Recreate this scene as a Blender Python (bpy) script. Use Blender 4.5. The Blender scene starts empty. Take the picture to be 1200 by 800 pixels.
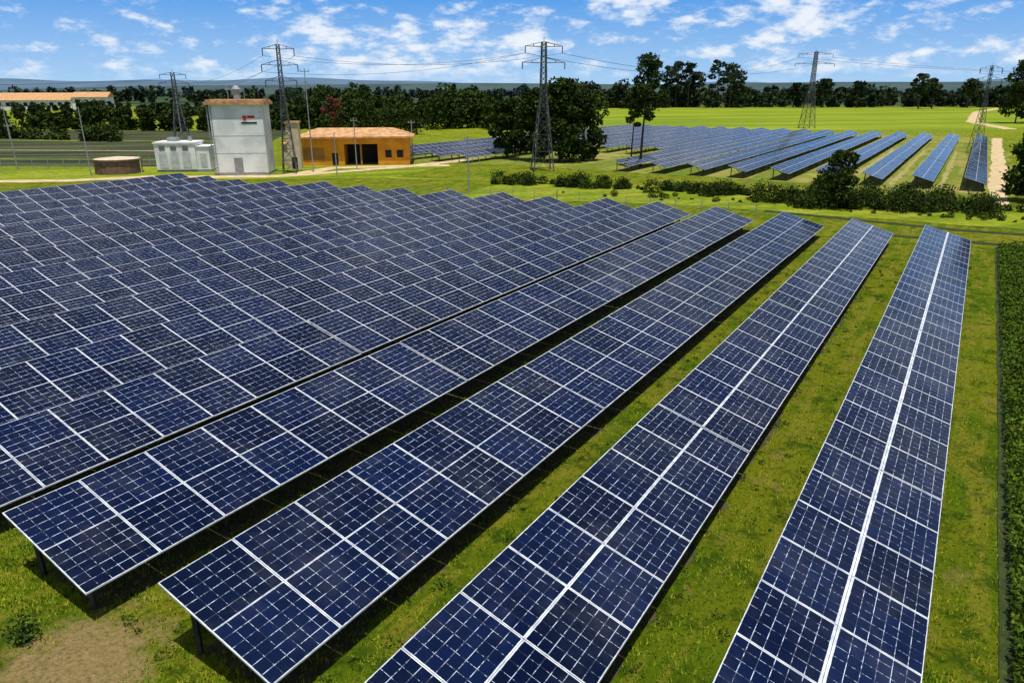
import bpy, math, random
import numpy as np
from mathutils import Vector
random.seed(7); rng=np.random.default_rng(7)
scene=bpy.context.scene
H=13.65
A=math.radians(32.35); PX,PY=math.cos(A),-math.sin(A); DX,DY=math.sin(A),math.cos(A)
def W(u,v,z=0.0): return (u*PX+v*DX, u*PY+v*DY, z)

# ---------------- node helpers ----------------
class NT:
    def __init__(s,tree): s.t=tree; s.n=tree.nodes; s.l=tree.links
    def new(s,typ,**kw):
        n=s.n.new(typ)
        for k,v in kw.items(): setattr(n,k,v)
        return n
    def setin(s,sock,v):
        if isinstance(v,bpy.types.NodeSocket): s.l.new(v,sock)
        else: sock.default_value=v
    def math(s,op,a,b=0.0,c=None,clamp=False):
        n=s.new('ShaderNodeMath',operation=op,use_clamp=clamp); s.setin(n.inputs[0],a); s.setin(n.inputs[1],b)
        if c is not None: s.setin(n.inputs[2],c)
        return n.outputs[0]
    def mix(s,f,a,b,blend='MIX'):
        n=s.new('ShaderNodeMix',data_type='RGBA',blend_type=blend)
        s.setin(n.inputs[0],f); s.setin(n.inputs[6],a if isinstance(a,bpy.types.NodeSocket) else (*a,1)); s.setin(n.inputs[7],b if isinstance(b,bpy.types.NodeSocket) else (*b,1))
        return n.outputs[2]
    def noise(s,vec,scale,detail=4,rough=.55):
        n=s.new('ShaderNodeTexNoise'); s.setin(n.inputs['Vector'],vec); n.inputs['Scale'].default_value=scale
        n.inputs['Detail'].default_value=detail; n.inputs['Roughness'].default_value=rough
        return n.outputs[0]
    def rng(s,v,a,b,c=0.0,d=1.0,smooth=True):
        n=s.new('ShaderNodeMapRange'); n.interpolation_type='SMOOTHSTEP' if smooth else 'LINEAR'
        s.setin(n.inputs[0],v); n.inputs[1].default_value=a; n.inputs[2].default_value=b; n.inputs[3].default_value=c; n.inputs[4].default_value=d
        return n.outputs[0]
def newmat(name):
    m=bpy.data.materials.new(name); m.use_nodes=True
    nt=NT(m.node_tree); b=nt.n['Principled BSDF']; return m,nt,b
def pos(nt): return nt.new('ShaderNodeNewGeometry').outputs['Position']
def simple(name,c1,c2=None,scale=2.0,rough=.7,metal=0,bump=0,spec=.3):
    m,nt,b=newmat(name)
    p=pos(nt)
    if c2 is None: c2=tuple(x*.75 for x in c1)
    f=nt.rng(nt.noise(p,scale,4,.6),.35,.65)
    nt.l.new(nt.mix(f,c1,c2),b.inputs['Base Color'])
    b.inputs['Roughness'].default_value=rough; b.inputs['Metallic'].default_value=metal
    b.inputs['Specular IOR Level'].default_value=spec
    if bump:
        bn=nt.new('ShaderNodeBump'); bn.inputs['Strength'].default_value=bump; bn.inputs['Distance'].default_value=.05
        nt.l.new(nt.noise(p,scale*6,4,.6),bn.inputs['Height']); nt.l.new(bn.outputs[0],b.inputs['Normal'])
    return m

# ---------------- mesh helpers ----------------
def mesh_np(name,verts,quads,mat,smooth=False):
    verts=np.asarray(verts,dtype=np.float32); quads=np.asarray(quads,dtype=np.int32)
    k=quads.shape[1]
    me=bpy.data.meshes.new(name); me.vertices.add(len(verts)); me.vertices.foreach_set('co',verts.ravel())
    me.loops.add(quads.size); me.loops.foreach_set('vertex_index',quads.ravel())
    me.polygons.add(len(quads)); me.polygons.foreach_set('loop_start',np.arange(0,quads.size,k,dtype=np.int32))
    me.update(calc_edges=True); me.validate()
    me.materials.append(mat)
    ob=bpy.data.objects.new(name,me); scene.collection.objects.link(ob); return ob
class MB:
    def __init__(s): s.v=[]; s.f=[]; s.m=[]
    def poly(s,pts,m=0):
        b=len(s.v); s.v+= [tuple(p) for p in pts]; s.f.append(tuple(range(b,b+len(pts)))); s.m.append(m)
    def hexa(s,p,m=0,mtop=None):
        b=len(s.v); s.v+=[tuple(q) for q in p]
        fs=[(3,2,1,0),(4,5,6,7),(0,1,5,4),(1,2,6,5),(2,3,7,6),(3,0,4,7)]
        for i,f in enumerate(fs): s.f.append(tuple(b+j for j in f)); s.m.append(mtop if (i==1 and mtop is not None) else m)
    def box(s,x0,x1,y0,y1,z0,z1,m=0):
        s.hexa([(x0,y0,z0),(x1,y0,z0),(x1,y1,z0),(x0,y1,z0),(x0,y0,z1),(x1,y0,z1),(x1,y1,z1),(x0,y1,z1)],m)
    def beam(s,p,q,w,m=0,w2=None):
        p=Vector(p); q=Vector(q); d=(q-p).normalized(); w2=w if w2 is None else w2
        up=Vector((0,0,1)) if abs(d.z)<.9 else Vector((1,0,0))
        a=d.cross(up).normalized(); c=a.cross(d).normalized()
        s.hexa([p-a*w/2-c*w/2,p+a*w/2-c*w/2,p+a*w/2+c*w/2,p-a*w/2+c*w/2,q-a*w2/2-c*w2/2,q+a*w2/2-c*w2/2,q+a*w2/2+c*w2/2,q-a*w2/2+c*w2/2],m)
    def cyl(s,p,q,r1,r2=None,n=10,m=0):
        p=Vector(p); q=Vector(q); r2=r1 if r2 is None else r2; d=(q-p).normalized()
        up=Vector((0,0,1)) if abs(d.z)<.9 else Vector((1,0,0)); a=d.cross(up).normalized(); c=a.cross(d).normalized()
        b=len(s.v)
        for o,r in ((p,r1),(q,r2)):
            for i in range(n):
                t=2*math.pi*i/n; s.v.append(tuple(o+a*r*math.cos(t)+c*r*math.sin(t)))
        for i in range(n):
            j=(i+1)%n; s.f.append((b+i,b+j,b+n+j,b+n+i)); s.m.append(m)
        s.f.append(tuple(b+i for i in range(n))[::-1]); s.m.append(m); s.f.append(tuple(b+n+i for i in range(n))); s.m.append(m)
    def obj(s,name,mats,parent=None,loc=None,rotz=0,bevel=0):
        me=bpy.data.meshes.new(name); me.from_pydata(s.v,[],s.f); me.update()
        for m in mats: me.materials.append(m)
        me.polygons.foreach_set('material_index',s.m)
        ob=bpy.data.objects.new(name,me); scene.collection.objects.link(ob)
        if parent: ob.parent=parent
        if loc: ob.location=loc; ob.rotation_euler[2]=rotz
        return ob
def empty(name,loc=(0,0,0),rotz=0):
    e=bpy.data.objects.new(name,None); scene.collection.objects.link(e); e.location=loc; e.rotation_euler[2]=rotz; return e

# ---------------- materials ----------------
def ground_mat():
    m,nt,b=newmat('grass_ground'); p=pos(nt)
    mp=nt.new('ShaderNodeMapping'); mp.inputs['Rotation'].default_value=(0,0,A); nt.l.new(p,mp.inputs['Vector'])
    mp2=nt.new('ShaderNodeVectorMath',operation='MULTIPLY'); nt.l.new(mp.outputs[0],mp2.inputs[0]); mp2.inputs[1].default_value=(1,.10,1)
    n1=nt.noise(p,.14,4); n2=nt.noise(p,.8,6,.75); n3=nt.noise(p,7,5,.8); n4=nt.noise(mp2.outputs[0],1.5,4)
    c=nt.mix(nt.rng(n1,.42,.58),(.150,.240,.007),(.265,.300,.012))
    c=nt.mix(nt.math('MULTIPLY',nt.rng(n4,.46,.60),.9),c,(.34,.33,.030))
    c=nt.mix(nt.math('MULTIPLY',nt.rng(n2,.48,.62),.85),c,(.060,.125,.005))
    c=nt.mix(nt.math('MULTIPLY',nt.rng(n3,.48,.66),.75),c,(.028,.060,.004))
    d=nt.math('MULTIPLY',nt.rng(nt.noise(p,.55,6,.72),.57,.67),.75)
    c=nt.mix(d,c,(.36,.26,.09))
    vd=nt.new('ShaderNodeVectorMath',operation='DISTANCE'); nt.l.new(p,vd.inputs[0]); vd.inputs[1].default_value=(-11.0,14.2,0)
    dd=nt.math('ADD',vd.outputs['Value'],nt.math('MULTIPLY',nt.noise(p,.9,6,.75),6.0))
    s=nt.rng(dd,4.0,5.4,1,0)
    c=nt.mix(nt.math('MULTIPLY',s,nt.rng(n3,.42,.62,1,.45)),c,nt.mix(nt.noise(p,5,5,.75),(.80,.58,.28),(.28,.17,.07)))
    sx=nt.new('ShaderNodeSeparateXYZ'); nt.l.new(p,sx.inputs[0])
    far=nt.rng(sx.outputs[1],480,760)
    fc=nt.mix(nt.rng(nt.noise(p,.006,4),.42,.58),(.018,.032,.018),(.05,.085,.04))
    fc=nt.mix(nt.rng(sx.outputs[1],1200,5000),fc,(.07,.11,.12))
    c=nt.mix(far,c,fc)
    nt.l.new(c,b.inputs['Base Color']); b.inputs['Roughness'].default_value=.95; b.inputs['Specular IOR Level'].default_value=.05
    bn=nt.new('ShaderNodeBump'); bn.inputs['Strength'].default_value=1.0; bn.inputs['Distance'].default_value=.16
    nt.l.new(nt.math('ADD',n3,nt.noise(p,40,2)),bn.inputs['Height']); nt.l.new(bn.outputs[0],b.inputs['Normal'])
    return m
M_ground=ground_mat()
def field_mat(name,c1,c2,c3,stripe=.0,rot=A,sc=.1,fine=.45):
    m,nt,b=newmat(name); p=pos(nt)
    mp=nt.new('ShaderNodeMapping'); mp.inputs['Rotation'].default_value=(0,0,rot); nt.l.new(p,mp.inputs['Vector'])
    vm=nt.new('ShaderNodeVectorMath',operation='MULTIPLY'); nt.l.new(mp.outputs[0],vm.inputs[0]); vm.inputs[1].default_value=(1,.06,1)
    c=nt.mix(nt.rng(nt.noise(p,sc,5,.6),.38,.62),c1,c2)
    c=nt.mix(nt.math('MULTIPLY',nt.rng(nt.noise(vm.outputs[0],stripe or .3,4),.45,.58),.75),c,c3)
    c=nt.mix(nt.math('MULTIPLY',nt.rng(nt.noise(p,.9,6,.8),.42,.64),fine),c,tuple(x*.35 for x in c1))
    nt.l.new(c,b.inputs['Base Color']); b.inputs['Roughness'].default_value=.95; b.inputs['Specular IOR Level'].default_value=.05
    return m
M_meadow=field_mat('meadow_grass',(.19,.255,.015),(.26,.31,.022),(.13,.20,.014),.05,1.3,.02,.3)
M_crop=field_mat('crop_soil',(.026,.038,.022),(.045,.052,.03),(.10,.115,.05),.30,1.45,.05)
M_lawn=field_mat('lawn',(.19,.25,.013),(.27,.29,.03),(.11,.17,.010),.25,1.2,.15,.65)
M_under=field_mat('array_grass',(.17,.21,.022),(.30,.27,.08),(.11,.17,.015),.3,A,.12,.6)
M_sand=simple('sandy_road',(.58,.45,.26),(.42,.32,.17),.6,.95,bump=.4)
M_track=simple('worn_track',(.36,.30,.12),(.20,.20,.05),.8,.95,bump=.4)
M_ditch=simple('ditch_soil',(.02,.035,.008),(.035,.05,.012),1.2,.95,bump=.5)
M_shade=simple('painted_row_shade',(.035,.04,.015),(.07,.06,.025),1.5,.95,bump=.6)  # dark ground colour standing in for shade below the panel rows

def panel_mat():
    m,nt,b=newmat('solar_glass')
    uv=nt.new('ShaderNodeUVMap'); uv.uv_map='UVMap'; s=nt.new('ShaderNodeSeparateXYZ'); nt.l.new(uv.outputs[0],s.inputs[0])
    u,v=s.outputs[0],s.outputs[1]
    at=nt.new('ShaderNodeVertexColor'); at.layer_name='rnd'; sr=nt.new('ShaderNodeSeparateColor'); nt.l.new(at.outputs[0],sr.inputs[0])
    r=sr.outputs[0]
    p=pos(nt)
    def line(c,size,half):
        f=nt.math('FRACT',nt.math('DIVIDE',c,size)); d=nt.math('ABSOLUTE',nt.math('SUBTRACT',f,.5))
        return nt.math('GREATER_THAN',d,.5-half/size)
    L1=line(v,.3217,.0078); L2=line(u,.362,.0055)
    spark=nt.rng(nt.noise(p,3.2,4,.8),.43,.60,.08,1)
    spark2=nt.rng(nt.noise(p,5.5,3,.85),.47,.60,.05,1)
    lines=nt.math('MAXIMUM',nt.math('MULTIPLY',L1,spark),nt.math('MULTIPLY',L2,spark2))
    cell=nt.mix(r,(.0015,.0045,.024),(.0035,.0105,.052))
    # each silicon wafer differs slightly
    cx=nt.math('FLOOR',nt.math('DIVIDE',u,.362)); cy=nt.math('FLOOR',nt.math('DIVIDE',v,.3217))
    cb=nt.new('ShaderNodeCombineXYZ'); nt.l.new(cx,cb.inputs[0]); nt.l.new(cy,cb.inputs[1]); nt.l.new(nt.math('MULTIPLY',r,91.0),cb.inputs[2])
    wn=nt.new('ShaderNodeTexWhiteNoise'); nt.l.new(cb.outputs[0],wn.inputs['Vector'])
    cell=nt.mix(nt.math('MULTIPLY',wn.outputs['Value'],.55),cell,(.002,.0035,.012))
    # thin dust film, uneven
    cell=nt.mix(nt.rng(nt.noise(p,.6,4,.65),.45,.75,0,.06),cell,(.25,.26,.28))
    c=nt.mix(lines,cell,(.55,.63,.80))
    nt.l.new(c,b.inputs['Base Color'])
    nt.l.new(nt.rng(nt.noise(p,.9,3,.6),.35,.65,.08,.22),b.inputs['Roughness'])
    b.inputs['IOR'].default_value=1.45; b.inputs['Specular IOR Level'].default_value=.28
    b.inputs['Specular Tint'].default_value=(.5,.75,1,1)
    bn=nt.new('ShaderNodeBump'); bn.inputs['Strength'].default_value=.05; bn.inputs['Distance'].default_value=.02
    nt.l.new(nt.noise(p,1.5,1),bn.inputs['Height']); nt.l.new(bn.outputs[0],b.inputs['Normal'])
    return m
M_glass=panel_mat()
M_alu=simple('aluminium_frame',(.72,.75,.80),(.44,.48,.55),2.5,.4,0,spec=.5)
M_back=simple('panel_backsheet',(.02,.02,.022),None,2,.7)
M_steel=simple('galvanised_steel',(.06,.06,.065),(.03,.03,.035),3,.55,.3)
M_tower=simple('lattice_steel',(.10,.11,.12),(.05,.055,.06),1,.6,.3)
M_wire=simple('cable_black',(.03,.03,.035),None,1,.6)
M_white=simple('white_paint',(.80,.81,.82),(.62,.63,.64),.4,.7)
M_cream=simple('cream_render',(.62,.52,.36),(.5,.42,.3),.6,.8)
M_orange=simple('orange_render',(.80,.34,.02),(.62,.24,.02),.5,.8)
M_orange2=simple('brown_render',(.42,.2,.05),(.34,.15,.04),.5,.8)
M_roof=simple('terracotta_roof',(.60,.35,.17),(.38,.20,.09),1.2,.8,bump=.3)
M_dark=simple('dark_opening',(.015,.012,.01),None,2,.6)
M_grey=simple('grey_metal',(.3,.32,.34),None,2,.5)
M_brown=simple('rusty_tank',(.20,.12,.08),(.12,.07,.05),1.5,.8)
M_red=simple('red_paint',(.65,.02,.03),None,1,.6)
M_bark=simple('bark',(.10,.07,.045),(.05,.035,.025),3,.95,bump=.6)
def leafmat(name,c1,c2,c3,sc=.5):
    m,nt,b=newmat(name); p=pos(nt)
    c=nt.mix(nt.rng(nt.noise(p,sc,2,.6),.38,.62),c1,c2)
    c=nt.mix(nt.rng(nt.noise(p,sc*5,2,.7),.50,.66),c,c3)
    nt.l.new(c,b.inputs['Base Color']); b.inputs['Roughness'].default_value=.85; b.inputs['Specular IOR Level'].default_value=.1
    return m
M_leaf=leafmat('foliage_dark',(.008,.018,.004),(.028,.052,.007),(.075,.11,.012),.40)
M_leaf_mid=leafmat('foliage_mid',(.02,.045,.006),(.055,.10,.010),(.11,.16,.018),.8)
M_leaf_hedge=leafmat('foliage_hedge',(.03,.065,.006),(.07,.13,.01),(.14,.20,.018),.9)
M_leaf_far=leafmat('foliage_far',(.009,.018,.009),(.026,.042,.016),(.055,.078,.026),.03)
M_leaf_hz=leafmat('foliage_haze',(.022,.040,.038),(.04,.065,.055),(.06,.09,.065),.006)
M_grassblade=leafmat('grass_blades',(.12,.20,.008),(.21,.27,.012),(.32,.31,.03),.6)
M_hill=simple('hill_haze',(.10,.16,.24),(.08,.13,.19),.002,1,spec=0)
M_redleaf=leafmat('foliage_red',(.10,.03,.02),(.14,.05,.03),(.09,.05,.02),.6)

# ---------------- ground ----------------
mb=MB()
S=30000
mb.poly([(-S,-60,0),(S,-60,0),(S,S,0),(-S,S,0)])
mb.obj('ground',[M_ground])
def sheet(name,pts,mat,z): 
    m=MB(); m.poly([(x,y,z) for x,y in pts]); return m.obj(name,[mat])
def strip(name,pts,w,mat,z,wob=.25,step=3):
    m=MB(); pts=[Vector((a,b)) for a,b in pts]; P=[]
    for i in range(len(pts)-1):
        n=max(2,int((pts[i+1]-pts[i]).length/step))
        for k in range(n): P.append(pts[i].lerp(pts[i+1],k/n))
    P.append(pts[-1]); L=[];R=[]
    for i,p in enumerate(P):
        d=(P[min(i+1,len(P)-1)]-P[max(i-1,0)]).normalized(); nrm=Vector((-d.y,d.x))
        L.append(p+nrm*(w/2+random.uniform(-wob,wob)*w*.5)); R.append(p-nrm*(w/2+random.uniform(-wob,wob)*w*.5))
    for i in range(len(P)-1):
        m.poly([(*R[i],z),(*R[i+1],z),(*L[i+1],z),(*L[i],z)])
    return m.obj(name,[mat])
def wobble(pts,amp=1.5,step=8):
    out=[]
    for i in range(len(pts)):
        a=Vector(pts[i]); b=Vector(pts[(i+1)%len(pts)]); n=max(1,int((b-a).length/step))
        for k in range(n):
            q=a.lerp(b,k/n); out.append((q.x+random.uniform(-amp,amp),q.y+random.uniform(-amp,amp)))
    return out
sheet('meadow',wobble([(20,268),(175,262),(250,330),(390,480),(480,600),(60,600),(40,420)],3,30),M_meadow,.03)
sheet('crop_field',wobble([(-190,142),(-66,137),(-66,200),(-80,262),(-300,262)],1.5,14),M_crop,.03)
sheet('lawn',wobble([(-95,112),(-20,118),(-12,136),(-22,150),(-62,136),(-100,136)],.8,6),M_lawn,.036)
sheet('lawn',wobble([(-8,96),(25,88),(66,66),(74,80),(40,98),(0,112)],.9,6),M_lawn,.026)
pu=[W(6,116)[:2],W(6.5,262)[:2],W(-112,262)[:2],W(-104,112)[:2],W(-60,118)[:2]]
sheet('array_grass_field',wobble(pu,1.0,8),M_under,.034)
strip('dirt_road',[W(3.6,108)[:2],W(4.2,160)[:2],W(4.8,262)[:2]],2.4,M_sand,.05)
for k in range(3): strip('farm_track',[W(-3.4-6.5*k,123)[:2],W(-3.6-6.5*k,200)[:2]],.8,M_track,.044,.6,1.5)
strip('dirt_road',[(-82,113.5),(-70,114.5),(-60,120),(-50,119.5),(-38,121),(-30,128),(-20,136),(-9,150)],3.4,M_sand,.05)
strip('dirt_road',[(-38,121),(-33,134),(-22,137),(-12,139)],3.5,M_sand,.056)
strip('farm_track',[(181,268),(205,330),(300,480),(380,580)],5,M_sand,.06)
strip('farm_track',[W(-2,99)[:2],(30,103),(8,113),(-20,118)],2.2,M_lawn,.04)
strip('farm_track',[W(11,94)[:2],W(11,78)[:2]],2.0,M_ditch,.04)
strip('drainage_ditch',[W(-9,79)[:2],W(0,79.5)[:2],W(14,79.5)[:2]],1.1,M_ditch,.04)
strip('drainage_ditch',[W(-20,88)[:2],W(0,86)[:2],W(16,88)[:2]],1.2,M_ditch,.042)
strip('drainage_ditch',[W(2.9,8)[:2],W(3.15,40)[:2],W(3.3,78)[:2]],.35,M_ditch,.045)
strip('farm_track',[(-230,215),(-78,205)],2.5,M_lawn,.05)
strip('farm_track',[(-220,180),(-72,172)],1.0,M_sand,.05)
strip('farm_track',[(-220,158),(-70,150)],1.2,M_lawn,.05)

# ---------------- solar rows ----------------
def solar_row(uh,wid,v0,v1,zh,drop,L=2.17,bold=.02,post_step=2,jit=1.0,seed=0):
    rr=random.Random(seed); root=empty('solar_panel_row',W(uh,v0,0))
    ox,oy,_=W(uh,v0,0)
    verts=[];faces=[];mats=[];uvs=[];cols=[]
    n=int((v1-v0)/L); sb=MB(); nt_=8
    slope=math.atan2(drop,wid)
    def P(u,v,z): x,y,_=W(u,v,0); return (x-ox,y-oy,z)
    dz=0;dt=0
    for i in range(n):
        if i%nt_==0:
            dz=rr.uniform(-.045,.045)*jit; dt=rr.uniform(-.03,.03)*jit
        a=v0+i*L+.010; b=a+L-.020
        if i%nt_==nt_-1: b-=.05
        for k in range(2):
            f0=k/2; f1=(k+1)/2
            g=.006/wid
            f0+= g if k==1 else 0; f1-= g if k==0 else 0
            z=lambda f:(zh+dz+dt/2-(drop+dt)*f)
            mdz=rr.uniform(-.006,.006)*jit
            bw=.028; bin_=bold; bout=.018
            Wd=(f1-f0)*wid/math.cos(slope)
            Ld=b-a
            rc=rr.random()
            def lerp(s,t,lift=0):
                uu=uh+(f0+(f1-f0)*t)*wid; vv=a+(b-a)*s; zz=z(f0+(f1-f0)*t)+mdz+lift
                return P(uu,vv,zz)
            s0=bw/Ld; ta=(bin_ if k==1 else bout)/Wd; tb=1-(bin_ if k==0 else bout)/Wd
            o=[lerp(0,0),lerp(0,1),lerp(1,1),lerp(1,0)]
            q=[lerp(s0,ta),lerp(s0,tb),lerp(1-s0,tb),lerp(1-s0,ta)]
            bt=[lerp(0,0,-.05),lerp(0,1,-.05),lerp(1,1,-.05),lerp(1,0,-.05)]
            B=len(verts); verts+=o+q+bt
            zero=[(0,0)]*4
            faces.append((B+4,B+5,B+6,B+7)); mats.append(0); uvs+=[(0.0,0.0),(0.0,1.93),(2.172-.06,1.93),(2.172-.06,0.0)]; cols+=[rc]*4
            for x in range(4):
                y=(x+1)%4
                faces.append((B+x,B+y,B+4+y,B+4+x)); mats.append(1); uvs+=zero; cols+=[rc]*4
                faces.append((B+8+x,B+8+y,B+y,B+x)); mats.append(1); uvs+=zero; cols+=[rc]*4
            faces.append((B+11,B+10,B+9,B+8)); mats.append(2); uvs+=zero; cols+=[rc]*4
        if i%post_step==0:
            vm=a+.4
            for f in (.16,.84):
                zz=zh-drop*f-.1
                sb.beam(P(uh+f*wid,vm,0),P(uh+f*wid,vm,zz),.12)
            sb.beam(P(uh+.03*wid,vm,zh-drop*.03-.13),P(uh+.97*wid,vm,zh-drop*.97-.13),.09)
            sb.beam(P(uh+.84*wid,vm,.35),P(uh+.45*wid,vm,zh-drop*.45-.15),.07)
    for f in (.1,.38,.62,.9):
        sb.beam(P(uh+f*wid,v0+.05,zh-drop*f-.10),P(uh+f*wid,v0+n*L-.1,zh-drop*f-.10),.06)
    me=bpy.data.meshes.new('panels'); me.from_pydata(verts,[],faces); me.update()
    for m in (M_glass,M_alu,M_back): me.materials.append(m)
    me.polygons.foreach_set('material_index',mats)
    uvl=me.uv_layers.new(name='UVMap'); uvl.data.foreach_set('uv',np.array(uvs,dtype=np.float32).ravel())
    ca=me.color_attributes.new('rnd','BYTE_COLOR','CORNER'); c=np.array(cols,dtype=np.float32); ca.data.foreach_set('color',np.stack([c,c,c,np.ones_like(c)],1).ravel())
    ob=bpy.data.objects.new('panels',me); scene.collection.objects.link(ob); ob.parent=root
    sb.obj('support_frame',[M_steel],parent=root)
Dh=11.5
hi=[-.2265,-.755,-1.317,-1.903,-2.46,-2.98]; wd=[.3245,.317,.346,.352,.335,.335]
while len(hi)<16: hi.append(hi[-1]-.548); wd.append(.335)
starts=[7,7,7.55,7.0]
for i,(h,w) in enumerate(zip(hi,wd)):
    end=6.52 if abs(h)<3 else 6.50-.18*(abs(h)-3)
    v0=starts[i] if i<4 else 7+random.uniform(-.5,.5)
    solar_row(h*Dh,w*Dh,v0,end*Dh,2.15,1.08,bold=(.06 if i==0 else .032 if i==1 else .012),jit=(.6 if i<4 else 1.3),seed=i)
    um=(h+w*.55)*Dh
    strip('painted_shade_strip',[W(um,v0+.5)[:2],W(um,end*Dh)[:2]],3.0,M_shade,.008,.16,.6)  # shade under the row, painted as a dark strip on the ground
for i in range(17):
    u=-.6-6.6*i
    v0=121-.06*abs(u)
    if 58<abs(u)<84: v0=152
    solar_row(u,2.9,v0,248,2.0,.85,post_step=3,seed=100+i)

# ---------------- foliage ----------------
def leaf_quads(C,size,flat=.0):
    n=len(C); a=rng.normal(size=(n,3)); a/=np.linalg.norm(a,axis=1,keepdims=True)
    b=rng.normal(size=(n,3)); b-= (a*b).sum(1,keepdims=True)*a; b/=np.linalg.norm(b,axis=1,keepdims=True)
    s=(size*rng.uniform(.5,1.25,size=n))[:,None]
    V=np.stack([C-a*s, C-b*s*.55, C+a*s, C+b*s*.55],1).reshape(-1,3)
    return V
def leaves(name,C,size,mat,parent=None):
    V=leaf_quads(np.asarray(C),size); Q=np.arange(len(V)).reshape(-1,4)
    ob=mesh_np(name,V,Q,mat)
    if parent: ob.parent=parent
    return ob
def lobe_points(c,r,n,sq=.75,hollow=.45):
    d=rng.normal(size=(n,3)); d/=np.linalg.norm(d,axis=1,keepdims=True)
    rad=(hollow+(1-hollow)*rng.random(n)**.5)
    ph=rng.uniform(0,6,3); rad*=1+.22*np.sin(d[:,0]*5+ph[0])*np.sin(d[:,1]*5+ph[1])+.12*np.sin(d[:,2]*9+ph[2])
    return np.array(c)+d*rad[:,None]*r*np.array([1,1,sq])
def tree(name,x,y,h,cw,nl=14,leaf=.38,per=420,crown0=.3,mat=None,trunk=.3,lean=0,flat=.7):
    root=empty(name,(x,y,0)); t=MB(); pts=[]
    top=(lean*.6,0,h*.75)
    segs=[Vector((0,0,0)),Vector((lean*.15,.1,h*.3)),Vector((lean*.4,-.1,h*.55)),Vector(top)]
    rads=[trunk,trunk*.75,trunk*.5,trunk*.25]
    for i in range(3): t.cyl(segs[i],segs[i+1],rads[i],rads[i+1],9)
    for k in range(nl):
        zf=crown0+(1-crown0)*((k+.5)/nl); ang=k*2.4+random.uniform(-.5,.5)
        prof=math.sin(min(1,(zf-crown0)/(1-crown0)*.85+.15)*math.pi)**.6
        rr=cw*.5*prof*random.uniform(.35,.8); r=cw*random.uniform(.14,.27)
        c=Vector((lean*zf+rr*math.cos(ang),rr*math.sin(ang),min(h*zf,h-r*.6)))
        base=segs[1].lerp(segs[3],max(0,min(1,(zf-.3)/.6)))
        t.cyl(base,c,trunk*.28,trunk*.08,6)
        pts.append(lobe_points(c,r,per,flat))
    t.obj('trunk',[M_bark],parent=root)
    leaves('foliage',np.concatenate(pts),leaf,mat or M_leaf,root)
    return root
tree('broadleaf_tree',4.5,148,13.5,9,14,.42,420,.12)
tree('broadleaf_tree',9.5,146,15.5,11,18,.42,420,.1)
tree('broadleaf_tree',14.5,148,12.5,9,14,.42,420,.1)
tree('broadleaf_tree',-1.0,153,12,8,12,.42,380,.15)
tree('eucalyptus_tree',24.0,136,19.5,6.4,16,.26,360,.45,trunk=.26,lean=.8,flat=.8)
tree('eucalyptus_tree',22.4,137,13,3.4,7,.26,140,.55,trunk=.18,lean=.3)
tree('small_tree',39.5,87,6.8,5.0,12,.20,340,.08,trunk=.16)
tree('small_tree',66.5,92,9.5,7,14,.26,400,.05,trunk=.2)
tree('small_tree',72,99,11,7,14,.28,380,.05,trunk=.2)
tree('small_tree',63.5,84,5,5,9,.22,300,.02,trunk=.15)
tree('broadleaf_tree',216,318,26,15,14,.6,380,.12)
tree('broadleaf_tree',232,322,30,17,14,.6,380,.12)
tree('broadleaf_tree',246,316,27,15,14,.6,380,.12)
def bush_row(name,pts,n,r0,r1,mat,leaf=.18,per=170,spread=.8):
    C=[]; pts=[Vector(p) for p in pts]; seg=len(pts)-1
    for k in range(n):
        t=random.random()*seg; i=min(int(t),seg-1); q=pts[i].lerp(pts[i+1],t-i); r=random.uniform(r0,r1)*random.choice((.5,.8,1,1.3))
        C.append(lobe_points((q.x+random.gauss(0,spread),q.y+random.gauss(0,spread),r*.55),r,int(per*(r/r0)**1.3),.95,.3))
    C=np.concatenate(C); C=C[C[:,2]>.02]
    return leaves(name,C,leaf,mat)
bush_row('hedgerow',[(-2,112),(9,107),(19,104)],46,.45,1.3,M_leaf,.15,spread=1)
bush_row('hedgerow',[(21,103),(32,98)],34,.45,1.4,M_leaf,.15,spread=1.3)
bush_row('hedgerow',[(34,91),(45,86),(60,84)],74,.5,1.6,M_leaf,.15,spread=1.4)
bush_row('hedgerow',[(5,100),(30,92),(50,80),(62,76)],60,.2,.55,M_leaf_mid,.10,80,spread=1.2)
bush_row('hedgerow',[(36,96),(58,90)],46,.4,1.3,M_leaf,.15,spread=1.2)
bush_row('hedgerow',[(-110,205),(-180,230)],50,1.5,3,M_leaf,.5,110)
bush_row('shrub',[(46,110),(50,109)],8,.6,1.4,M_leaf_mid)
bush_row('shrub',[(-13.2,15.2),(-12.6,14.7)],7,.18,.35,M_leaf_mid,.06,90,.25)
bush_row('shrub',[(-6.2,19.6),(-5.8,20)],3,.15,.25,M_leaf_mid,.06,70,.15)
n=56000
vv=13+65*rng.random(n)**1.3; uu=3.0+.004*vv+rng.random(n)*3.3
hz=.5+.32*np.sin(uu*4.1+np.sin(vv*1.7))*np.sin(vv*2.3+uu)+.15*np.sin(vv*7.1)
zz=np.abs(hz)*(.25+.75*rng.random(n))+.12
C=np.stack([uu*PX+vv*DX,uu*PY+vv*DY,zz],1)
leaves('hedge',C,.095,M_leaf_hedge)

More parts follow.
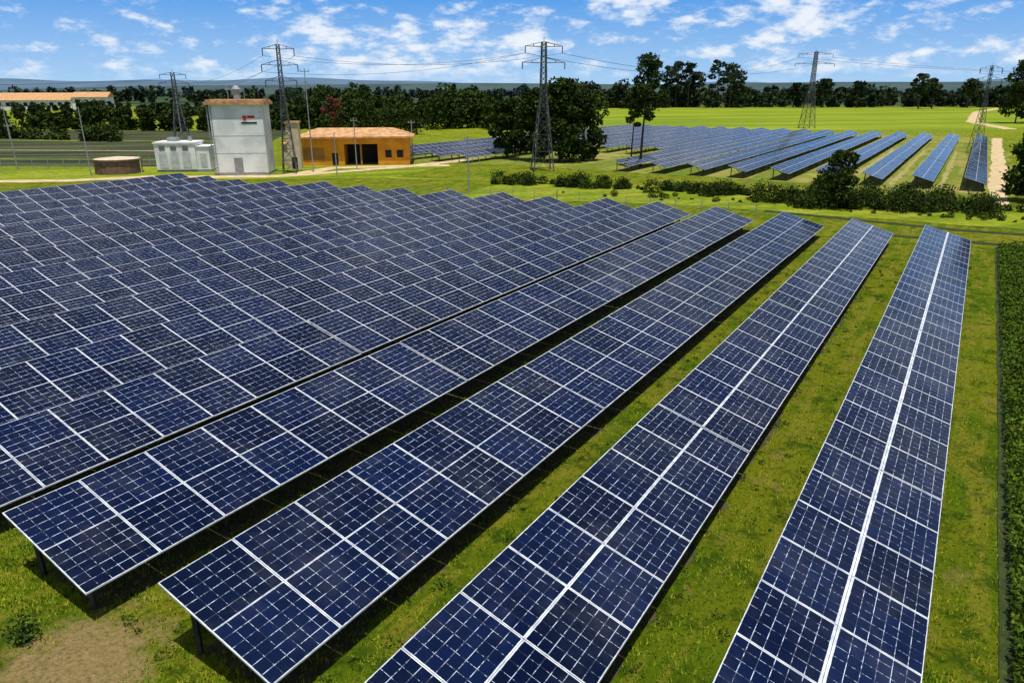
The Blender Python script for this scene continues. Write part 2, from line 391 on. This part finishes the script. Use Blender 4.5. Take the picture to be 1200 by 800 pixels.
def belt(name,polyline,n,depth,h0,h1,per,leaf,mat,wfac=.75):
    P=[Vector(p) for p in polyline]; seg=len(P)-1; C=[]
    for k in range(n):
        t=(k+random.random())/n*seg; i=min(int(t),seg-1); q=P[i].lerp(P[i+1],t-i)
        mod=.82+.22*math.sin(k*.37)+.12*math.sin(k*1.3+1)
        h=random.uniform(h0,h1)*random.choice((.75,1,1,1.15))*mod; w=h*random.uniform(.5,1)*wfac
        x=q.x+random.uniform(-1,1)*depth*.15; y=q.y+random.uniform(-1,1)*depth
        for j in range(3):
            C.append(lobe_points((x+random.uniform(-.4,.4)*w,y+random.uniform(-.4,.4)*w,h*(.3+.25*j)),w*(.62-.1*j),per//3,.8,.5))
        C.append(lobe_points((x,y,h*.15),w*.6,per//6,.8,.2))
    C=np.concatenate(C); C=C[C[:,2]>0]
    return leaves(name,C,leaf,mat)
belt('tree_row',[(-72,285),(-40,280),(0,272),(28,280)],44,10,12,16.5,520,.75,M_leaf)
belt('tree_row',[(-240,270),(-150,266),(-95,266),(-66,290)],110,12,6.5,9.5,260,.75,M_leaf)
belt('tree_row',[(-60,235),(-30,240)],8,5,7,10,400,.5,M_leaf)
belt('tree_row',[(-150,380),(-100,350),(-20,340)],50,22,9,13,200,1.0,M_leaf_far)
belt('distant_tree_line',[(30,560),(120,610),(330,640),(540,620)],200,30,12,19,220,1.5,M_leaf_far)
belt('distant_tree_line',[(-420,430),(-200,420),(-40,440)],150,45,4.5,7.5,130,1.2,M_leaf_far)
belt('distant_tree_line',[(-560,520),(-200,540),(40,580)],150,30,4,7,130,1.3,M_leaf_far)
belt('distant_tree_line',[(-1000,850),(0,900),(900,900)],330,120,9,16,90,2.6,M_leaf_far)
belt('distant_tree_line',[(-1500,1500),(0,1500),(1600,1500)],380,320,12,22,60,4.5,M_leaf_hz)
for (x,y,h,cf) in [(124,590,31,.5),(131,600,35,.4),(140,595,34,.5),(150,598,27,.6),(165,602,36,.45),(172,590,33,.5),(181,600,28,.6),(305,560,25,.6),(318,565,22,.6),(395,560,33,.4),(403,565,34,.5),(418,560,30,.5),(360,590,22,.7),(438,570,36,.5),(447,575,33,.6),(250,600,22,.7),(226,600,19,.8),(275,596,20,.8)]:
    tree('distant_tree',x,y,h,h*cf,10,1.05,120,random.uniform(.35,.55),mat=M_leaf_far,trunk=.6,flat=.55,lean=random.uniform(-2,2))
tree('red_flowering_tree',-63,262,11,9,8,.5,160,.2,mat=M_redleaf)
def hills(name,y,hs,mat,seed,tilt=0):
    r=random.Random(seed); m=MB(); n=160; X=[-14000+28000*i/n for i in range(n+1)]
    ph=[r.uniform(0,6) for _ in range(4)]
    def hh(x): return max(2,hs*(.6+tilt*x/y+.22*math.sin(x/1900+ph[0])+.12*math.sin(x/700+ph[1])+.06*math.sin(x/260+ph[2])))
    for i in range(n):
        a,b=X[i],X[i+1]
        m.poly([(a,y-900,0),(b,y-900,0),(b,y-300,hh(b)*.7),(a,y-300,hh(a)*.7)])
        m.poly([(a,y-300,hh(a)*.7),(b,y-300,hh(b)*.7),(b,y,hh(b)),(a,y,hh(a))])
        m.poly([(a,y,hh(a)),(b,y,hh(b)),(b,y+1500,0),(a,y+1500,0)])
    return m.obj(name,[mat])
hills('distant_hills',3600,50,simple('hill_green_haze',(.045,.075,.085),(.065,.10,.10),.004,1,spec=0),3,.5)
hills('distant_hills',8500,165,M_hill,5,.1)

def tufts():
    n=38000
    v=6+70*rng.random(n)**1.8; u=rng.uniform(-27,3.1,n)
    x=u*PX+v*DX; y=u*PY+v*DY
    keep=(np.hypot(x+11.0,y-14.2)>1.1+rng.random(n)*1.6); x=x[keep]; y=y[keep]; n=len(x)
    allV=[]
    for b in range(4):
        ang=rng.uniform(0,6.28,n); ln=rng.uniform(.03,.15,n); out=rng.uniform(.02,.10,n); w=.008+.012*rng.random(n)
        bx=x+rng.normal(0,.05,n); by=y+rng.normal(0,.05,n)
        p0=np.stack([bx-np.sin(ang)*w,by+np.cos(ang)*w,np.zeros(n)],1); p1=np.stack([bx+np.sin(ang)*w,by-np.cos(ang)*w,np.zeros(n)],1)
        p2=np.stack([bx+np.cos(ang)*out,by+np.sin(ang)*out,ln],1)
        allV.append(np.stack([p0,p1,p2],1).reshape(-1,3))
    V=np.concatenate(allV); mesh_np('grass_tufts',V,np.arange(len(V)).reshape(-1,3),M_grassblade)
tufts()
C=[]
for k in range(420):
    i=random.randrange(0,5); u=hi[i]*Dh-random.uniform(.0,2.3); v=7+60*random.random()**1.4
    if k%3==0: u=(hi[i]+wd[i])*Dh+random.uniform(-.4,.3)
    x,y,_=W(u,v); r=random.uniform(.07,.26)
    C.append(lobe_points((x,y,r*.4),r,30,.7,.2))
C=np.concatenate(C); C=C[C[:,2]>.01]; leaves('weeds',C,.05,M_leaf_mid)

# ---------------- lattice towers ----------------
def pylon(x,y,h,bw,arm,rotz=0,arms=3,thick=1.0):
    root=empty('electricity_pylon',(x,y,0),rotz); m=MB(); tw=.19*thick; bt=.09*thick
    wz=h*.62; ww=bw*.28; tw2=bw*.2
    def wid(z): return bw+(ww-bw)*z/wz if z<wz else ww+(tw2-ww)*(z-wz)/(h-wz)
    lv=[0]; 
    while lv[-1]<h*.96:
        lv.append(lv[-1]+max(wid(lv[-1])*.95,.9))
    lv[-1]=h
    def c(z,k): w=wid(z)/2; return Vector(((-1,1,1,-1)[k]*w,(-1,-1,1,1)[k]*w,z))
    for a,b in zip(lv[:-1],lv[1:]):
        for k in range(4):
            m.beam(c(a,k),c(b,k),tw); k2=(k+1)%4
            m.beam(c(a,k),c(b,k2),bt); m.beam(c(a,k2),c(b,k),bt); m.beam(c(b,k),c(b,k2),bt)
    tips=[]
    for j in range(arms):
        z=h*(.97-.12*j) if arms>1 else h*.93; L=arm/2*(1 if j!=1 else 1.15) if arms>1 else arm/2
        for s in (-1,1):
            tip=Vector((s*L,0,z)); tips.append(Vector((s*L,0,z-1.1)))
            for yy in (-1,1):
                w=wid(z)/2
                m.beam((s*w,yy*w,z-.1),tip,bt*1.3); m.beam((s*w,yy*w,z+.7 if z+.7<h else h),tip,bt)
                m.beam((s*(w+L)/2,yy*w/2,z-.05),(s*(w+L)/2,0,z+.4),bt)
            m.cyl(tip,tip+Vector((0,0,-1.1)),.09,.09,6)
    m.beam((0,0,h),(0,0,h+.8),bt)
    m.obj('lattice',[M_tower],parent=root)
    R=lambda t:Vector((x+t.x*math.cos(rotz)-t.y*math.sin(rotz),y+t.x*math.sin(rotz)+t.y*math.cos(rotz),t.z))
    return [R(t) for t in tips]+[Vector((x,y,h+.8))]
t1=pylon(-92,205,18.0,4.0,6.5,.3,2,.9)
t2=pylon(-38.4,125.5,20.6,2.3,5.0,.2,3,.75)
t3=pylon(5.4,129.5,21.2,3.6,6.4,.15,2,.8)
t4=pylon(110,276,26.5,4.4,13,.1,2,.9)
t5=pylon(105,166,18.6,2.2,5.2,.1,2,.38)
def wire(name,pairs,sag=2.0,r=.028):
    cu=bpy.data.curves.new(name,'CURVE'); cu.dimensions='3D'; cu.bevel_depth=r
    for a,b in pairs:
        sp=cu.splines.new('POLY'); sp.points.add(24)
        for i in range(25):
            t=i/24; q=Vector(a).lerp(Vector(b),t); q.z-=sag*4*t*(1-t); sp.points[i].co=(*q,1)
    cu.materials.append(M_wire); ob=bpy.data.objects.new(name,cu); scene.collection.objects.link(ob)
wire('power_lines',[(t2[i],t3[i%2]) for i in range(3)],1.6,.022)
wire('power_lines',[(t3[0],t4[0]),(t3[1],t4[1])],4.5,.034)
wire('power_lines',[(t1[i],t2[i]) for i in range(3)],2.5,.022)
wire('power_lines',[(t4[i],(360,300,26-2*(i//2))) for i in range(2)],6,.036)
wire('power_lines',[(t5[i],(260,190,19)) for i in range(2)],3,.022)
wire('power_lines',[(t1[i],(-330,240,22)) for i in range(2)],4,.03)
def pole(x,y,h,r=.12,cross=1.6,name='utility_pole'):
    m=MB(); root=empty(name,(x,y,0)); m.cyl((0,0,0),(0,0,h),r,r*.65,8)
    if cross: 
        m.beam((-cross/2,0,h-.5),(cross/2,0,h-.5),.12)
        for s in (-1,0,1): m.cyl((s*cross*.42,0,h-.45),(s*cross*.42,0,h-.15),.06,.04,6)
    m.obj('pole',[M_grey],parent=root)
pole(-6.2,103,7.6,.11,1.2); pole(-71,122,11,.10,0,'lamp_mast'); pole(-90,132,8,.10,1.4); pole(-34.8,127,17,.11,1.6)
pole(-28,131,9,.1,1.2); pole(-20,147,8,.12,1.4); pole(-140,205,10,.15,1.6); pole(-96,214,13,.2,1.8); pole(-29.5,122,7,.1,0,'lamp_mast')
wire('power_lines',[((-6.2,103,7.2),(-28,131,8.6)),((-28,131,8.6),(-34.8,127,15))],.6,.018)

def fence(name,pts,h=1.3,step=3):
    m=MB(); P=[Vector(p) for p in pts]
    for a,b in zip(P[:-1],P[1:]):
        n=max(1,int((b-a).length/step))
        for k in range(n+1):
            q=a.lerp(b,k/n); m.beam((q.x,q.y,0),(q.x,q.y,h),.08)
        for z in (.4,.8,h-.1): m.beam((a.x,a.y,z),(b.x,b.y,z),.015)
    m.obj(name,[M_grey])
fence('wire_fence',[W(-66,77)[:2],W(-45,82)[:2],W(-20,84)[:2]])
fence('wire_fence',[(-130,136),(-75,131),(-66,139)],1.8)
fence('wire_fence',[(34,104),(60,94)])
fence('wire_fence',[(-30,150),(-12,146),(-6,134)],1.8)

# ---------------- buildings ----------------
r=empty('white_tower_building',(-45.7,125,0),.12)
m=MB(); m.box(-4.2,4.2,-3,3,0,11.3,0); m.box(-4.25,4.25,-3.05,3.05,0,.5,1); m.obj('walls',[M_white,M_grey],r)
m=MB(); m.box(-4.75,4.75,-3.5,3.5,11.303,11.8,0); m.box(-4.5,4.5,-3.3,3.3,11.803,12.1,0); m.obj('roof',[M_roof],r)
m=MB(); m.box(1.0,1.6,-3.06,-3.003,8.9,9.6,0); m.box(1.75,2.9,-3.06,-3.003,9.2,9.6,0); m.box(.7,3.2,-3.05,-3.002,8.35,8.6,1); m.obj('logo_sign',[M_red,M_dark],r)
m=MB(); m.box(-1.2,.2,-3.04,-3.002,.5,2.9,0)
for zz in (3.6,6.4,9.2): m.box(-4.2,4.2,-3.02,-3.001,zz,zz+.04,0)
m.obj('door_and_joints',[M_grey],r)
m=MB(); m.cyl((-.2,0,12.1),(-.2,0,13.7),.55,.55,14); m.cyl((-.2,0,13.7),(-.2,0,14.3),.75,.3,14); m.cyl((-1.6,0,12.1),(-1.6,0,14.2),.06); m.cyl((.9,.5,12.1),(.9,.5,14),.05); m.box(-2.0,-1.2,-.1,.1,13.6,13.9); m.obj('roof_beacon',[M_grey],r)
m=MB(); m.cyl((-4.5,-3.1,0),(-4.5,-3.1,11.2),.09)
for k in range(22): m.beam((-4.45,-3.2,.5*k+.3),(-3.95,-3.2,.5*k+.3),.04)
m.cyl((-3.9,-3.1,0),(-3.9,-3.1,11.2),.06); m.obj('ladder',[M_grey],r)
r=empty('electrical_cabin',(-58,130,0),.1)
m=MB(); m.box(-4.4,2.4,-2.6,2.6,.4,4.8,0); m.box(-4.55,2.55,-2.75,2.75,4.803,5.05,0); m.box(2.405,4.6,-2.2,2.0,.4,4.2,0); m.box(2.56,4.75,-2.35,2.1,4.203,4.35,0); m.box(-4.5,4.7,-2.5,2.5,0,.39,1); m.obj('walls',[M_white,M_grey],r)
m=MB()
for x0 in (-3.8,-1.9,.1): m.box(x0,x0+1.4,-2.64,-2.602,.7,3.4,0)
for x0 in (-3.6,-1.7,.3): 
    for q in range(5): m.box(x0,x0+1,-2.66,-2.605,3.7+q*.16,3.76+q*.16,1)
m.box(3,4.1,-2.24,-2.202,.7,3.1,0); m.obj('doors',[simple('cabin_door',(.55,.57,.6),None,1,.6),M_dark],r)
m=MB(); m.box(-2.6,-1.0,-1,1,5.053,5.7,0); m.cyl((1,0,5.06),(1,0,5.9),.3,.3,10); m.obj('roof_units',[M_grey],r)
r=empty('orange_building',(-31,143,0),.10)
m=MB()
m.box(-9.6,-1.3,-4,4,0,5.0,0); m.box(5.0,11.0,-4,4,0,5.0,0); m.box(-1.297,4.997,-4,4,3.9,5.0,0); m.box(-1.297,4.997,1.5,4,0,3.897,1); m.obj('walls',[M_orange,M_dark],r)
m=MB(); e=.9
x0,x1,y0,y1,z0,z1=-9.6-e,11+e,-4-e,4+e,5.003,6.7
m.hexa([(x0,y0,z0),(x1,y0,z0),(x1,y1,z0),(x0,y1,z0),(x0,y0,z0+.3),(x1,y0,z0+.3),(x1,y1,z0+.3),(x0,y1,z0+.3)])
m.hexa([(x0+.1,y0+.1,z0+.303),(x1-.1,y0+.1,z0+.303),(x1-.1,y1-.1,z0+.303),(x0+.1,y1-.1,z0+.303),(x0+4,-.15,z1),(x1-4,-.15,z1),(x1-4,.15,z1),(x0+4,.15,z1)])
m.obj('roof',[M_roof],r)
m=MB(); m.box(1.7,2.0,-4.02,-3.7,0,3.897,0); m.box(6.4,7.6,-4.05,-4.003,1.4,2.8,1); m.box(8.6,9.8,-4.05,-4.003,1.4,2.8,1); m.box(-3.6,-2.5,-4.05,-4.003,0,2.3,1); m.box(-8.9,-5.0,-4.05,-4.003,.9,3.3,2)
m.obj('doors_and_windows',[M_orange2,M_dark,M_orange2],r)
m=MB(); m.box(-12.9,-9.603,-3,3,0,3.8,0); m.box(-13.2,-9.61,-3.3,3.3,3.803,4.05,1); m.obj('annex',[M_cream,M_roof],r)
r=empty('concrete_pillar_building',(-39.5,133,0),.1)
m=MB(); m.box(-1.1,1.1,-1,1,0,8.0,0); m.box(-1.3,1.3,-1.2,1.2,8.003,8.3,1); m.box(-.5,.5,-1.03,-1.002,0,2.1,2); m.obj('shaft',[M_cream,M_roof,M_dark],r)
r=empty('water_tank',(-68.3,126,0)); m=MB(); m.cyl((0,0,0),(0,0,2.2),3.7,3.7,32); m.cyl((0,0,2.203),(0,0,2.45),3.9,3.9,32); m.obj('tank_wall',[M_brown],r)
m=MB(); m.cyl((0,0,2.453),(0,0,2.75),3.6,.6,32); m.cyl((3.85,0,0),(3.85,0,2.9),.1); m.obj('tank_cover',[M_cream],r)
r=empty('factory_building',(-346,545,0),.3)
m=MB(); m.box(-45,25,-14,14,0,6.5,0); m.box(25.01,48,-12,12,0,8.5,0); m.box(-75,-45.01,-12,12,0,5.5,0); m.obj('walls',[M_white],r)
m=MB()
def gable(x0,x1,y0,y1,z,zr): m.hexa([(x0,y0,z),(x1,y0,z),(x1,y1,z),(x0,y1,z),(x0,-.2,zr),(x1,-.2,zr),(x1,.2,zr),(x0,.2,zr)])
gable(-46,24.9,-15,15,6.51,11.5); gable(24.95,49,-13,13,8.51,12); gable(-76,-46.1,-13,13,5.51,9)
m.obj('roof',[M_roof],r)
m=MB()
for k in range(12): m.box(-43+k*5.4,-40.5+k*5.4,-14.1,-14.01,2.5,5)
m.obj('windows',[M_dark],r)

# ---------------- light ----------------
sd=Vector((.08,-.20,.97)).normalized()
L=bpy.data.lights.new('sun','SUN'); L.energy=5.0; L.angle=math.radians(.5); L.color=(1,.95,.86)
lo=bpy.data.objects.new('sun',L); scene.collection.objects.link(lo); lo.rotation_euler=sd.to_track_quat('Z','Y').to_euler()
w=bpy.data.worlds.new('World'); scene.world=w; w.use_nodes=True; nt=NT(w.node_tree); bg=nt.n['Background']
sky=nt.new('ShaderNodeTexSky'); sky.sky_type='NISHITA'; sky.sun_disc=False
sky.sun_elevation=math.asin(sd.z); sky.sun_rotation=math.atan2(sd.x,sd.y); sky.air_density=1.0; sky.dust_density=.2; sky.ozone_density=4
tc=nt.new('ShaderNodeTexCoord'); sp=nt.new('ShaderNodeSeparateXYZ'); nt.l.new(tc.outputs['Generated'],sp.inputs[0]); z=sp.outputs[2]
K=19.0
g=nt.mix(nt.rng(z,0.0,.11,0,1,False),tuple(K*c for c in (.42,.65,.91)),tuple(K*c for c in (.10,.35,.82)))
base=nt.mix(nt.rng(z,.10,.30),g,sky.outputs[0])
vm=nt.new('ShaderNodeVectorMath',operation='MULTIPLY'); nt.l.new(tc.outputs['Generated'],vm.inputs[0]); vm.inputs[1].default_value=(1,1,2.6)
cn=nt.noise(vm.outputs[0],23,8,.62); cl=nt.noise(vm.outputs[0],6.5,3,.5)
cm=nt.rng(nt.math('ADD',cn,nt.math('MULTIPLY',nt.math('SUBTRACT',cl,.5),.55)),.455,.70)
cm=nt.math('MULTIPLY',cm,nt.rng(z,.004,.035,.25,1))
cw=nt.mix(nt.math('MULTIPLY',cm,.92),base,tuple(K*c for c in (.88,.93,.99)))
nt.l.new(cw,bg.inputs[0]); bg.inputs[1].default_value=.0526

# ---------------- camera ----------------
cd=bpy.data.cameras.new('camera'); cam=bpy.data.objects.new('camera',cd); scene.collection.objects.link(cam)
cam.location=(0,0,H); cam.rotation_euler=(math.radians(90-19.56),0,0); cd.lens=24.9; cd.sensor_width=36; cd.clip_start=.1; cd.clip_end=60000
scene.camera=cam
scene.view_settings.view_transform='Standard'; scene.view_settings.look='None'; scene.view_settings.exposure=0
